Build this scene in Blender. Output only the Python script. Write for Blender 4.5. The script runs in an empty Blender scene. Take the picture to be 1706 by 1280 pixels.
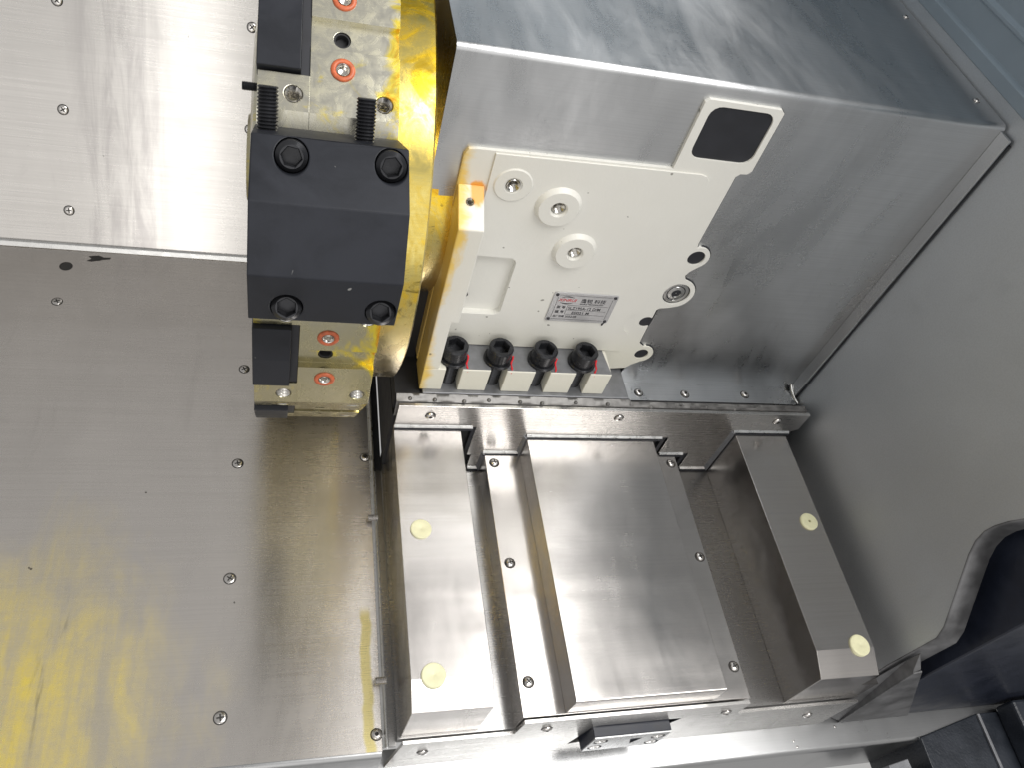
import bpy, bmesh, math, random
from mathutils import Vector, Matrix
random.seed(7)
scene = bpy.context.scene
COL = scene.collection
pi = math.pi

# ------------------------------------------------------------------ frame
# Machine coordinates in millimetres: x along the spindle, y along the slide,
# z square to the bed.  The world is metres with the apron sheet at z = 0.
def W(x, y, z):
    return Vector((x / 1000.0, y / 1000.0, (z + 803.0) / 1000.0))

# ------------------------------------------------------------------ camera
cam_d = bpy.data.cameras.new('camera')
cam = bpy.data.objects.new('camera', cam_d)
COL.objects.link(cam)
rx = Vector((0.96061385, -0.14524036, 0.23690984))
dn = Vector((0.03089295, -0.79144023, -0.61046539))
fw = Vector((0.27616419, 0.59374035, -0.75578154))
m = Matrix((rx, -dn, -fw)).transposed().to_4x4()
m.translation = W(0, 0, 0)
cam.matrix_world = m
cam_d.sensor_width = 36.0
cam_d.lens = 1331.26 / 1706.0 * 36.0
cam_d.clip_start = 0.01
cam_d.clip_end = 50.0
scene.camera = cam

# ------------------------------------------------------------------ light
world = bpy.data.worlds.new('World')
scene.world = world
world.use_nodes = True
bg = world.node_tree.nodes['Background']
bg.inputs[0].default_value = (1.0, 0.985, 0.965, 1)
bg.inputs[1].default_value = 0.45

def area(name, loc, target, sx, sy, power, col):
    d = bpy.data.lights.new(name, 'AREA')
    d.shape = 'RECTANGLE'
    d.size, d.size_y, d.energy, d.color = sx, sy, power, col
    o = bpy.data.objects.new(name, d)
    COL.objects.link(o)
    p, t = W(*loc), W(*target)
    o.location = p
    o.rotation_euler = (t - p).to_track_quat('-Z', 'Y').to_euler()
    return o

# shop window behind the photographer and a ceiling lamp above to the right
area('window_light', (-300, -1700, 150), (0, 650, -600), 3.0, 1.9, 12.0, (1.0, 0.975, 0.945))
area('window_strip', (-430, -1690, 480), (-60, 800, -560), 0.22, 1.7, 3.8, (1.0, 0.98, 0.95))
area('ceiling_lamp', (950, 80, 1150), (250, 450, -600), 1.5, 1.1, 48, (1.0, 0.985, 0.96))

vs = scene.view_settings
vs.view_transform = 'Standard'
vs.look = 'None'
vs.exposure = 0.0
vs.gamma = 1.0
vs.use_curve_mapping = False
scene.render.film_transparent = False
scene.cycles.max_bounces = 8
scene.cycles.glossy_bounces = 6

# ------------------------------------------------------------------ materials
def new_mat(name):
    mt = bpy.data.materials.new(name)
    mt.use_nodes = True
    nt = mt.node_tree
    b = nt.nodes['Principled BSDF']
    return mt, nt, b

class NB:
    """small node builder"""
    def __init__(s, nt):
        s.nt = nt
        s.pos = s.n('ShaderNodeNewGeometry').outputs['Position']
    def n(s, t, **kw):
        nd = s.nt.nodes.new(t)
        for k, v in kw.items():
            setattr(nd, k, v)
        return nd
    def put(s, sock, v):
        if isinstance(v, bpy.types.NodeSocket):
            s.nt.links.new(v, sock)
        else:
            sock.default_value = v
    def math(s, op, a, b=0.0, c=0.0, clamp=False):
        nd = s.n('ShaderNodeMath', operation=op, use_clamp=clamp)
        for i, v in enumerate((a, b, c)):
            s.put(nd.inputs[i], v)
        return nd.outputs[0]
    def noise(s, scale, detail=3, rough=0.55, off=(0, 0, 0), sc=1.0, dist=0.0):
        mp = s.n('ShaderNodeMapping')
        s.nt.links.new(s.pos, mp.inputs[0])
        mp.inputs['Location'].default_value = off
        mp.inputs['Scale'].default_value = scale
        nz = s.n('ShaderNodeTexNoise')
        s.nt.links.new(mp.outputs[0], nz.inputs['Vector'])
        nz.inputs['Scale'].default_value = sc
        nz.inputs['Detail'].default_value = detail
        nz.inputs['Roughness'].default_value = rough
        nz.inputs['Distortion'].default_value = dist
        return nz.outputs['Fac']
    def ramp(s, v, a, b, lo=0.0, hi=1.0, smooth=True):
        nd = s.n('ShaderNodeMapRange')
        nd.interpolation_type = 'SMOOTHSTEP' if smooth else 'LINEAR'
        nd.clamp = True
        s.put(nd.inputs[0], v)
        nd.inputs[1].default_value = a
        nd.inputs[2].default_value = b
        nd.inputs[3].default_value = lo
        nd.inputs[4].default_value = hi
        return nd.outputs[0]
    def mix(s, f, a, b):
        nd = s.n('ShaderNodeMix', data_type='RGBA')
        s.put(nd.inputs['Factor'], f)
        for sk, v in ((nd.inputs[6], a), (nd.inputs[7], b)):
            if isinstance(v, tuple):
                v = (*v, 1.0) if len(v) == 3 else v
            s.put(sk, v)
        return nd.outputs[2]
    def xyz(s):
        nd = s.n('ShaderNodeSeparateXYZ')
        s.nt.links.new(s.pos, nd.inputs[0])
        return nd.outputs
    def bump(s, h, strength, dist):
        nd = s.n('ShaderNodeBump')
        s.put(nd.inputs['Height'], h)
        nd.inputs['Strength'].default_value = strength
        nd.inputs['Distance'].default_value = dist
        return nd.outputs[0]

def steel(name, col=(0.60, 0.585, 0.565), rough=0.30, aniso=0.75, smudge=0.10, brush=0.05, tint=0.06, stain=None, bumpk=0.06, off=(0, 0, 0), across=False, wav=0.0012):
    mt, nt, b = new_mat(name)
    k = NB(nt)
    # brush lines run along x; across=True turns them along y/z
    line = k.noise((9, 700, 700) if not across else (700, 9, 9), 3, 0.6, off)
    fine = k.noise((30, 1900, 1900) if not across else (1900, 30, 30), 2, 0.5, off)
    big = k.noise((7, 3.2, 3.2), 4, 0.6, off, dist=0.4)
    rub = k.noise((38, 9, 9), 5, 0.68, off, dist=0.8)
    r = k.math('ADD', k.math('MULTIPLY', k.math('SUBTRACT', line, 0.5), brush * 2), rough)
    r = k.math('ADD', r, k.math('MULTIPLY', k.math('SUBTRACT', big, 0.5), smudge * 2))
    r = k.math('ADD', r, k.math('MULTIPLY', k.math('SUBTRACT', rub, 0.5), smudge * 1.3), clamp=True)
    c = k.mix(k.ramp(big, 0.3, 0.72), tuple(x * (1 - tint) for x in col), tuple(min(1, x * (1 + tint)) for x in col))
    c = k.mix(k.ramp(line, 0.35, 0.7, 0, 0.16), c, tuple(x * 0.62 for x in col))
    c = k.mix(k.ramp(rub, 0.56, 0.78, 0, 0.22), c, tuple(x * 0.60 for x in col))
    met = 1.0
    if stain:
        c, met, r = stain(k, c, r)
    k.put(b.inputs['Base Color'], c)
    k.put(b.inputs['Metallic'], met)
    k.put(b.inputs['Roughness'], r)
    b.inputs['Anisotropic'].default_value = aniso
    t = k.n('ShaderNodeCombineXYZ')
    for i, v in enumerate((0.0, 1.0, 1.0) if not across else (1.0, 0.0, 0.0)):
        t.inputs[i].default_value = v
    nt.links.new(t.outputs[0], b.inputs['Tangent'])
    wave = k.noise((4, 15, 15), 2, 0.4, off)              # sheet is never quite flat
    w1 = k.n('ShaderNodeBump')
    k.put(w1.inputs['Height'], wave)
    w1.inputs['Strength'].default_value = 1.0
    w1.inputs['Distance'].default_value = wav
    w2 = k.n('ShaderNodeBump')
    k.put(w2.inputs['Height'], fine)
    w2.inputs['Strength'].default_value = bumpk
    w2.inputs['Distance'].default_value = 0.0002
    nt.links.new(w1.outputs[0], w2.inputs['Normal'])
    nt.links.new(w2.outputs[0], b.inputs['Normal'])
    return mt

def floor_stain(k, c, r):
    o = k.xyz()
    n1 = k.noise((16, 9, 9), 6, 0.68, (3, 1, 0), dist=0.6)
    ddx = k.math('MULTIPLY', k.math('ADD', o[0], 0.215), 1.0)
    ddy = k.math('MULTIPLY', k.math('SUBTRACT', o[1], 0.190), 0.80)
    rad = k.math('SQRT', k.math('ADD', k.math('MULTIPLY', ddx, ddx), k.math('MULTIPLY', ddy, ddy)))
    g = k.ramp(rad, 0.215, 0.020, smooth=False)
    n1b = k.noise((5, 5, 5), 4, 0.6, (8, 1, 0))
    mk = k.math('ADD', k.math('ADD', g, k.math('MULTIPLY', k.math('SUBTRACT', n1, 0.5), 1.0)), k.math('MULTIPLY', k.math('SUBTRACT', n1b, 0.5), 0.9))
    mk = k.ramp(mk, 0.12, 1.10, 0, 0.90)
    fleck = k.noise((170, 170, 170), 3, 0.6)
    mk = k.math('MULTIPLY', mk, k.ramp(fleck, 0.25, 0.62, 0.80, 1.0))
    strk = k.noise((70, 5, 5), 4, 0.65, (2, 6, 0))
    mk = k.math('MULTIPLY', mk, k.ramp(strk, 0.30, 0.62, 0.50, 1.0))
    c = k.mix(mk, c, (0.88, 0.68, 0.06))
    # wavy drip beside the upturned edge
    wv = k.noise((0, 26, 0), 3, 0.5, (0, 5, 0))
    d = k.math('ABSOLUTE', k.math('SUBTRACT', k.math('SUBTRACT', o[0], 0.0812), k.math('MULTIPLY', k.math('SUBTRACT', wv, 0.5), 0.012)))
    st = k.math('MULTIPLY', k.ramp(d, 0.0062, 0.0028), k.ramp(o[1], 0.305, 0.292))
    c = k.mix(k.math('MULTIPLY', st, 0.62), c, (0.62, 0.50, 0.03))
    # grime scrape on the far left
    sc = k.noise((120, 14, 14), 4, 0.75, (9, 2, 0))
    ds = k.math('ABSOLUTE', k.math('ADD', k.math('ADD', o[0], 0.183), k.math('MULTIPLY', k.math('SUBTRACT', o[1], 0.25), -0.10)))
    gs = k.math('MULTIPLY', k.math('MULTIPLY', k.ramp(ds, 0.012, 0.003), k.ramp(sc, 0.50, 0.66)), k.ramp(o[1], 0.345, 0.315))
    c = k.mix(k.math('MULTIPLY', gs, 0.36), c, (0.09, 0.08, 0.05))
    met = k.math('SUBTRACT', 1.0, k.math('MULTIPLY', k.math('MAXIMUM', mk, st), 0.55))
    # dark flecks
    fl = k.noise((150, 110, 110), 2, 0.4, (4, 4, 0))
    c = k.mix(k.ramp(fl, 0.80, 0.83, 0, 0.8), c, (0.06, 0.05, 0.045))
    return c, met, r

def wall_stain(k, c, r):
    o = k.xyz()
    # rubbed, duller swath in the middle of the sheet
    d = k.math('ABSOLUTE', k.math('ADD', o[0], 0.185))
    n1 = k.noise((60, 7, 7), 5, 0.7, (1, 1, 0), dist=0.5)
    sw = k.math('MULTIPLY', k.ramp(d, 0.062, 0.020), k.ramp(n1, 0.38, 0.66))
    c = k.mix(k.math('MULTIPLY', sw, 0.55), c, (0.36, 0.34, 0.34))
    fl = k.noise((160, 160, 160), 2, 0.4, (7, 4, 2))
    c = k.mix(k.ramp(fl, 0.80, 0.83, 0, 0.6), c, (0.10, 0.09, 0.08))
    return c, 1.0, r

M = {}
M['steel_wall'] = steel('steel_wall', (0.63, 0.61, 0.585), 0.28, 0.86, 0.06, 0.04, 0.05, wall_stain)
M['steel_floor'] = steel('steel_floor', (0.69, 0.655, 0.62), 0.27, 0.84, 0.08, 0.05, 0.05, floor_stain, off=(2, 3, 1))
M['steel_guard'] = steel('steel_guard', (0.60, 0.61, 0.62), 0.30, 0.7, 0.20, 0.05, 0.14, off=(5, 1, 4))
M['steel_right'] = steel('steel_right', (0.60, 0.625, 0.65), 0.55, 0.2, 0.06, 0.04, 0.06, off=(8, 1, 2))
M['steel_cover'] = steel('steel_cover', (0.585, 0.56, 0.54), 0.24, 0.65, 0.09, 0.03, 0.05, off=(1, 7, 3), bumpk=0.02, wav=0.0030)
M['steel_plate'] = steel('steel_plate', (0.61, 0.597, 0.58), 0.27, 0.75, 0.06, 0.06, 0.05, off=(3, 3, 9))
M['steel_apron'] = steel('steel_apron', (0.47, 0.475, 0.48), 0.30, 0.6, 0.08, 0.04, 0.05, off=(4, 8, 2))
M['steel_trough'] = steel('steel_trough', (0.34, 0.335, 0.33), 0.28, 0.5, 0.08, 0.04, 0.06, off=(6, 2, 2))

def simple(name, col, rough, metal=0.0, var=0.12, vs_=60, bumpk=0.0, bs=900, spec=0.5):
    mt, nt, b = new_mat(name)
    k = NB(nt)
    n1 = k.noise((vs_,) * 3, 4, 0.6)
    c = k.mix(k.ramp(n1, 0.3, 0.7), tuple(x * (1 - var) for x in col), tuple(min(1, x * (1 + var)) for x in col))
    k.put(b.inputs['Base Color'], c)
    b.inputs['Metallic'].default_value = metal
    k.put(b.inputs['Roughness'], k.ramp(n1, 0.25, 0.75, max(0.02, rough - 0.07), rough + 0.07))
    b.inputs['Specular IOR Level'].default_value = spec
    if bumpk:
        nt.links.new(k.bump(k.noise((bs,) * 3, 2, 0.5), bumpk, 0.0003), b.inputs['Normal'])
    return mt

M['screw'] = simple('screw_steel', (0.62, 0.60, 0.58), 0.24, 1.0, 0.1, 300)
M['grime_and_shade'] = simple('grime_and_shade', (0.030, 0.028, 0.026), 0.7, 0.0, 0.3, 200)  # dirt smear colour; also painted shade round screws and in the hole
M['black_bolt'] = simple('black_oxide_bolt', (0.030, 0.031, 0.035), 0.27, 0.55, 0.2, 60)
M['rubber'] = simple('black_rubber', (0.016, 0.017, 0.022), 0.55, 0.0, 0.2, 40)
M['black_paint'] = simple('black_paint', (0.011, 0.014, 0.025), 0.36, 0.0, 0.2, 40, 0.1, 600)
M['navy_paint'] = simple('navy_black_paint', (0.008, 0.013, 0.028), 0.5, 0.0, 0.25, 60, spec=0.25)
M['textured_black'] = simple('textured_black', (0.020, 0.024, 0.032), 0.34, 0.0, 0.2, 40, 0.9, 380)
M['dark_cavity'] = simple('dark_cavity', (0.022, 0.022, 0.024), 0.6, 0.2, 0.2, 40)
M['plug'] = simple('cream_plastic', (0.78, 0.76, 0.50), 0.42, 0.0, 0.05, 200)
M['orange'] = simple('orange_ring', (0.52, 0.12, 0.045), 0.45, 0.0, 0.22, 300)
M['red_paint'] = simple('red_paint', (0.72, 0.02, 0.03), 0.4, 0.0, 0.15, 500)
M['plate_alu'] = simple('nameplate_metal', (0.50, 0.50, 0.51), 0.42, 0.55, 0.05, 200)
M['ink'] = simple('black_ink', (0.03, 0.03, 0.035), 0.6)
M['red_ink'] = simple('red_ink', (0.55, 0.05, 0.06), 0.6)
M['thread'] = simple('bright_thread', (0.70, 0.68, 0.64), 0.22, 1.0, 0.1, 300)
M['machined'] = simple('machined_grey', (0.24, 0.245, 0.26), 0.48, 0.6, 0.12, 80, 0.1, 900)
M['enclosure_paint'] = simple('blue_grey_paint', (0.22, 0.27, 0.315), 0.40, 0.0, 0.06, 8, 0.1, 500)
M['dull_steel'] = simple('dull_dark_steel', (0.17, 0.17, 0.175), 0.50, 0.7, 0.35, 30, 0.2, 300)
M['seal'] = simple('grey_sealant', (0.17, 0.165, 0.16), 0.40, 0.55, 0.30, 75, 0.25, 220)
M['lip'] = simple('bright_lip', (0.60, 0.60, 0.59), 0.30, 1.0, 0.08, 120)

def black_block():
    mt, nt, b = new_mat('black_oxide_block')
    k = NB(nt)
    n1 = k.noise((22, 22, 22), 5, 0.65, dist=0.5)
    n2 = k.noise((900, 900, 900), 2, 0.5)
    c = k.mix(k.ramp(n1, 0.3, 0.7), (0.014, 0.0155, 0.020), (0.024, 0.026, 0.033))
    fl = k.noise((130, 130, 130), 1, 0.2, (2, 8, 1))
    c = k.mix(k.ramp(fl, 0.79, 0.81, 0, 0.8), c, (0.35, 0.35, 0.34))
    k.put(b.inputs['Base Color'], c)
    b.inputs['Metallic'].default_value = 0.0
    b.inputs['Specular IOR Level'].default_value = 0.22
    k.put(b.inputs['Roughness'], k.ramp(n1, 0.25, 0.75, 0.42, 0.58))
    nt.links.new(k.bump(n2, 0.12, 0.0002), b.inputs['Normal'])
    return mt
M['black_block'] = black_block()

def cast_paint():
    mt, nt, b = new_mat('cream_white_paint')
    k = NB(nt)
    o = k.xyz()
    n1 = k.noise((7, 7, 7), 4, 0.6)
    c = k.mix(k.ramp(n1, 0.3, 0.7), (0.725, 0.715, 0.665), (0.77, 0.762, 0.715))
    # warmer, thinner paint towards the foot
    low = k.ramp(o[2], 0.275, 0.21)
    c = k.mix(k.math('MULTIPLY', low, 0.6), c, (0.76, 0.735, 0.60))
    # rust-coloured oil along the left edge
    n2 = k.noise((26, 26, 14), 5, 0.7, (1, 2, 3), dist=0.7)
    edge = k.ramp(o[0], 0.150, 0.122)
    mk = k.ramp(k.math('ADD', k.math('MULTIPLY', edge, 0.55), k.math('SUBTRACT', n2, 0.5)), 0.30, 0.58)
    c = k.mix(k.math('MULTIPLY', mk, 0.85), c, (0.80, 0.52, 0.03))
    side = k.ramp(o[0], 0.1285, 0.1262)
    c = k.mix(k.math('MULTIPLY', side, 0.7), c, (0.50, 0.36, 0.12))
    # one orange blot beside the small hole in the sloping top
    dx = k.math('SUBTRACT', o[0], 0.1425)
    dz = k.math('SUBTRACT', o[2], 0.8030 - 0.3870)
    rr = k.math('SQRT', k.math('ADD', k.math('MULTIPLY', dx, dx), k.math('MULTIPLY', dz, dz)))
    blot = k.ramp(k.math('ADD', rr, k.math('MULTIPLY', k.math('SUBTRACT', n2, 0.5), 0.010)), 0.0085, 0.0055)
    c = k.mix(k.math('MULTIPLY', blot, 0.9), c, (0.85, 0.36, 0.01))
    fl = k.noise((150, 150, 150), 1, 0.2, (5, 5, 1))
    c = k.mix(k.ramp(fl, 0.80, 0.82, 0, 0.7), c, (0.12, 0.11, 0.09))
    k.put(b.inputs['Base Color'], c)
    b.inputs['Roughness'].default_value = 0.42
    n3 = k.noise((260, 260, 260), 3, 0.6)
    nt.links.new(k.bump(n3, 0.22, 0.0006), b.inputs['Normal'])
    return mt
M['cast_paint'] = cast_paint()

def oiled(name, base, dirt, bias, gold=False):
    """ground steel under drying yellow preservative oil"""
    mt, nt, b = new_mat(name)
    k = NB(nt)
    n1 = k.noise((20, 34, 14), 6, 0.66, (1, 0, 2), dist=0.9)
    n2 = k.noise((75, 75, 40), 5, 0.7, (3, 1, 2), dist=0.5)
    line = k.noise((10, 800, 800), 2, 0.6)
    c = k.mix(k.ramp(n2, 0.3, 0.7), base, dirt)
    c = k.mix(k.ramp(line, 0.4, 0.7, 0, 0.2), c, tuple(x * 0.6 for x in base))
    o = k.xyz()
    rim = k.ramp(o[0], 0.050, 0.066, 0, 0.20) if not gold else 0.0
    # oil has crept further down the lower faces
    lowz = k.ramp(o[2], 0.47, 0.38, 0, 0.07) if not gold else 0.0
    f = k.math('ADD', k.math('ADD', n1, rim), lowz)
    if not gold:
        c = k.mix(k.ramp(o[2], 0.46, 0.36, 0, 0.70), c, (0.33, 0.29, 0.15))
        groove = k.ramp(o[2], 0.545, 0.575, 0, 0.15)
        f = k.math('ADD', f, groove)
        c = k.mix(0.16, c, (0.76, 0.68, 0.34))
        f = k.math('SUBTRACT', f, k.ramp(o[2], 0.36, 0.31, 0, 0.14))     # less yellow film on the underside
    mk = k.ramp(f, bias, bias + 0.13)
    c = k.mix(k.math('MULTIPLY', mk, 0.85), c, (0.84, 0.66, 0.02) if not gold else (0.88, 0.58, 0.02))
    deep = k.ramp(f, bias + 0.12, bias + 0.24)
    c = k.mix(k.math('MULTIPLY', deep, 0.85), c, (0.72, 0.28, 0.01) if not gold else (0.55, 0.25, 0.02))
    if gold:
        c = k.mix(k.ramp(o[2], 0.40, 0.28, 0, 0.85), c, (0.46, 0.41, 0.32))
        spots = k.noise((55, 90, 90), 5, 0.75, (6, 1, 2), dist=1.2)
        zz = k.math('ABSOLUTE', k.math('SUBTRACT', o[2], 0.385))
        sp = k.math('MULTIPLY', k.ramp(spots, 0.55, 0.70), k.ramp(zz, 0.050, 0.010))
        c = k.mix(k.math('MULTIPLY', sp, 0.75), c, (0.07, 0.05, 0.015))
        c = k.mix(k.ramp(spots, 0.70, 0.76, 0, 0.7), c, (0.06, 0.04, 0.01))
    k.put(b.inputs['Base Color'], c)
    k.put(b.inputs['Metallic'], k.ramp(mk, 0, 1, 0.97, 0.90 if gold else 0.78))
    k.put(b.inputs['Roughness'], k.ramp(n2, 0.3, 0.7, 0.17, 0.32))
    b.inputs['Anisotropic'].default_value = 0.5
    t = k.n('ShaderNodeCombineXYZ')
    t.inputs[1].default_value = t.inputs[2].default_value = 1.0
    nt.links.new(t.outputs[0], b.inputs['Tangent'])
    nt.links.new(k.bump(n2, 0.12, 0.0006), b.inputs['Normal'])
    return mt
M['drum'] = oiled('oiled_drum_steel', (0.70, 0.695, 0.67), (0.62, 0.60, 0.50), 0.56)
M['gold'] = oiled('golden_oiled_ring', (0.84, 0.70, 0.24), (0.70, 0.50, 0.08), 0.46, True)

# ------------------------------------------------------------------ mesh helpers (all in machine millimetres)
ORG = {}                                  # world origin of every parent
def origin_of(p):
    return ORG.get(p.name, Vector((0, 0, 0))) if p else Vector((0, 0, 0))

def tag(o, label=None, cat=None, group=None, kind=None):
    if label: o['label'] = label
    if cat: o['category'] = cat
    if group: o['group'] = group
    if kind: o['kind'] = kind
    return o

def thing(name, base, label, cat, group=None, kind=None):
    o = bpy.data.objects.new(name, None)
    o.empty_display_size = 0.02
    COL.objects.link(o)
    o.location = W(*base)
    ORG[o.name] = W(*base)
    return tag(o, label, cat, group, kind)

def finish(name, bm, mat, parent=None, bevel=0.0, seg=2, smooth=None, recalc=True):
    if recalc:
        bmesh.ops.recalc_face_normals(bm, faces=bm.faces[:])
    org = origin_of(parent)
    xs = [v.co.copy() for v in bm.verts]
    if parent is None:                     # own origin: middle of the base
        lo = Vector((min(v.x for v in xs), min(v.y for v in xs), min(v.z for v in xs)))
        hi = Vector((max(v.x for v in xs), max(v.y for v in xs), max(v.z for v in xs)))
        loc = W((lo.x + hi.x) / 2, (lo.y + hi.y) / 2, lo.z)
    else:
        c = sum(xs, Vector()) / max(1, len(xs))
        loc = W(*c)
    for v in bm.verts:
        v.co = W(*v.co) - loc
    me = bpy.data.meshes.new(name)
    bm.to_mesh(me)
    bm.free()
    mats = mat if isinstance(mat, (list, tuple)) else [mat]
    for q in mats:
        me.materials.append(M[q] if isinstance(q, str) else q)
    o = bpy.data.objects.new(name, me)
    COL.objects.link(o)
    o.parent = parent
    o.location = loc - org
    ORG[o.name] = loc
    if smooth is not None:
        for p in me.polygons:
            p.use_smooth = True
        me.set_sharp_from_angle(angle=math.radians(smooth))
    if bevel:
        bv = o.modifiers.new('bevel', 'BEVEL')
        bv.width = bevel / 1000.0
        bv.segments = seg
        bv.limit_method = 'ANGLE'
        bv.angle_limit = math.radians(35)
        bv.harden_normals = False
    return o

def place(name, me, pos, parent, axis=(0, 0, 1), spin=0.0, scale=1.0):
    """a shared mesh whose local z is turned to `axis`"""
    o = bpy.data.objects.new(name, me)
    COL.objects.link(o)
    o.parent = parent
    o.location = W(*pos) - origin_of(parent)
    ORG[o.name] = W(*pos)
    q = Vector(axis).to_track_quat('Z', 'Y')
    o.rotation_mode = 'QUATERNION'
    from mathutils import Quaternion
    o.rotation_quaternion = q @ Quaternion((0, 0, 1), spin)
    o.scale = (scale,) * 3
    return o

def box(bm, x0, x1, y0, y1, z0, z1, mi=0):
    v = [bm.verts.new(p) for p in ((x0, y0, z0), (x1, y0, z0), (x1, y1, z0), (x0, y1, z0), (x0, y0, z1), (x1, y0, z1), (x1, y1, z1), (x0, y1, z1))]
    for f in ((0, 3, 2, 1), (4, 5, 6, 7), (0, 1, 5, 4), (1, 2, 6, 5), (2, 3, 7, 6), (3, 0, 4, 7)):
        bm.faces.new([v[i] for i in f]).material_index = mi

def prism(bm, pts, lo, hi, ax='Y', mi=0):
    """pts are (x,z) for ax Y, (y,z) for ax X, (x,y) for ax Z"""
    def P(a, b, c):
        return {'Y': (a, c, b), 'X': (c, a, b), 'Z': (a, b, c)}[ax]
    A = [bm.verts.new(P(a, b, lo)) for a, b in pts]
    B = [bm.verts.new(P(a, b, hi)) for a, b in pts]
    n = len(pts)
    fs = [bm.faces.new(A[::-1]), bm.faces.new(B)]
    for i in range(n):
        fs.append(bm.faces.new((A[i], A[(i + 1) % n], B[(i + 1) % n], B[i])))
    for f in fs:
        f.material_index = mi

def lathe(bm, prof, org=(0, 0, 0), axis=(0, 0, 1), seg=24, mi=0, closed=False):
    """prof: (radius, height) along axis; ends at r=0 are fanned"""
    ax = Vector(axis).normalized()
    u = ax.orthogonal().normalized()
    w = ax.cross(u)
    o = Vector(org)
    rings = []
    for r, h in prof:
        if r < 1e-6:
            rings.append([bm.verts.new(o + ax * h)])
        else:
            rings.append([bm.verts.new(o + ax * h + (u * math.cos(2 * pi * i / seg) + w * math.sin(2 * pi * i / seg)) * r) for i in range(seg)])
    pairs = list(zip(rings[:-1], rings[1:]))
    if closed:
        pairs.append((rings[-1], rings[0]))
    for a, b in pairs:
        for i in range(seg):
            j = (i + 1) % seg
            if len(a) == 1 and len(b) == 1:
                continue
            if len(a) == 1:
                f = bm.faces.new((a[0], b[j], b[i]))
            elif len(b) == 1:
                f = bm.faces.new((a[i], a[j], b[0]))
            else:
                f = bm.faces.new((a[i], a[j], b[j], b[i]))
            f.material_index = mi

def tube(bm, pts, r, seg=8, mi=0):
    pts = [Vector(p) for p in pts]
    rings = []
    u = None
    for i, p in enumerate(pts):
        d = (pts[min(i + 1, len(pts) - 1)] - pts[max(i - 1, 0)]).normalized()
        if u is None:
            u = d.orthogonal().normalized()
        u = (u - d * u.dot(d)).normalized()
        w = d.cross(u)
        rr = r[i] if isinstance(r, (list, tuple)) else r
        rings.append([bm.verts.new(p + (u * math.cos(2 * pi * k / seg) + w * math.sin(2 * pi * k / seg)) * rr) for k in range(seg)])
    for a, b in zip(rings[:-1], rings[1:]):
        for i in range(seg):
            bm.faces.new((a[i], a[(i + 1) % seg], b[(i + 1) % seg], b[i])).material_index = mi
    bm.faces.new(rings[0][::-1]).material_index = mi
    bm.faces.new(rings[-1]).material_index = mi

def rrect(x0, x1, z0, z1, r, n=5):
    out = []
    for cx, cz, a0 in ((x1 - r, z1 - r, 0), (x0 + r, z1 - r, 90), (x0 + r, z0 + r, 180), (x1 - r, z0 + r, 270)):
        for i in range(n + 1):
            a = math.radians(a0 + 90 * i / n)
            out.append((cx + r * math.cos(a), cz + r * math.sin(a)))
    return out

def arc(cx, cz, r, a0, a1, n=10):
    return [(cx + r * math.cos(math.radians(a0 + (a1 - a0) * i / n)), cz + r * math.sin(math.radians(a0 + (a1 - a0) * i / n))) for i in range(n + 1)]

def cut(o, bm, parent_world=None):
    """boolean difference of o and the cutter bm (machine mm); o keeps its modifiers"""
    bmesh.ops.recalc_face_normals(bm, faces=bm.faces[:])
    loc = ORG[o.name]
    for v in bm.verts:
        v.co = W(*v.co)
    me = bpy.data.meshes.new('cutter')
    bm.to_mesh(me)
    bm.free()
    c = bpy.data.objects.new('cutter', me)
    COL.objects.link(c)
    mods = [(q.type, q.width, q.segments) for q in o.modifiers]
    for q in list(o.modifiers):
        o.modifiers.remove(q)
    b = o.modifiers.new('b', 'BOOLEAN')
    b.object = c
    b.operation = 'DIFFERENCE'
    b.solver = 'EXACT'
    dg = bpy.context.evaluated_depsgraph_get()
    new = bpy.data.meshes.new_from_object(o.evaluated_get(dg), preserve_all_data_layers=True, depsgraph=dg)
    o.modifiers.clear()
    old = o.data
    nm = old.name
    o.data = new
    bpy.data.meshes.remove(old)
    new.name = nm
    bpy.data.objects.remove(c)
    bpy.data.meshes.remove(me)
    for t, wd, sg in mods:
        bv = o.modifiers.new('bevel', 'BEVEL')
        bv.width, bv.segments, bv.limit_method, bv.angle_limit = wd, sg, 'ANGLE', math.radians(35)
    return o

def mesh_of(name, bm, mats, smooth=40):
    """shared mesh, local millimetres -> metres"""
    bmesh.ops.recalc_face_normals(bm, faces=bm.faces[:])
    for v in bm.verts:
        v.co = v.co / 1000.0
    me = bpy.data.meshes.new(name)
    bm.to_mesh(me)
    bm.free()
    for q in mats:
        me.materials.append(M[q])
    for p in me.polygons:
        p.use_smooth = True
    me.set_sharp_from_angle(angle=math.radians(smooth))
    return me

def local_cut(me, bm):
    bmesh.ops.recalc_face_normals(bm, faces=bm.faces[:])
    for v in bm.verts:
        v.co = v.co / 1000.0
    cm = bpy.data.meshes.new('cm')
    bm.to_mesh(cm)
    bm.free()
    a = bpy.data.objects.new('a', me)
    c = bpy.data.objects.new('c', cm)
    COL.objects.link(a)
    COL.objects.link(c)
    b = a.modifiers.new('b', 'BOOLEAN')
    b.object, b.operation, b.solver = c, 'DIFFERENCE', 'EXACT'
    dg = bpy.context.evaluated_depsgraph_get()
    new = bpy.data.meshes.new_from_object(a.evaluated_get(dg), preserve_all_data_layers=True, depsgraph=dg)
    bpy.data.objects.remove(a)
    bpy.data.objects.remove(c)
    new.name = me.name
    new.set_sharp_from_angle(angle=math.radians(40))
    return new

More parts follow.
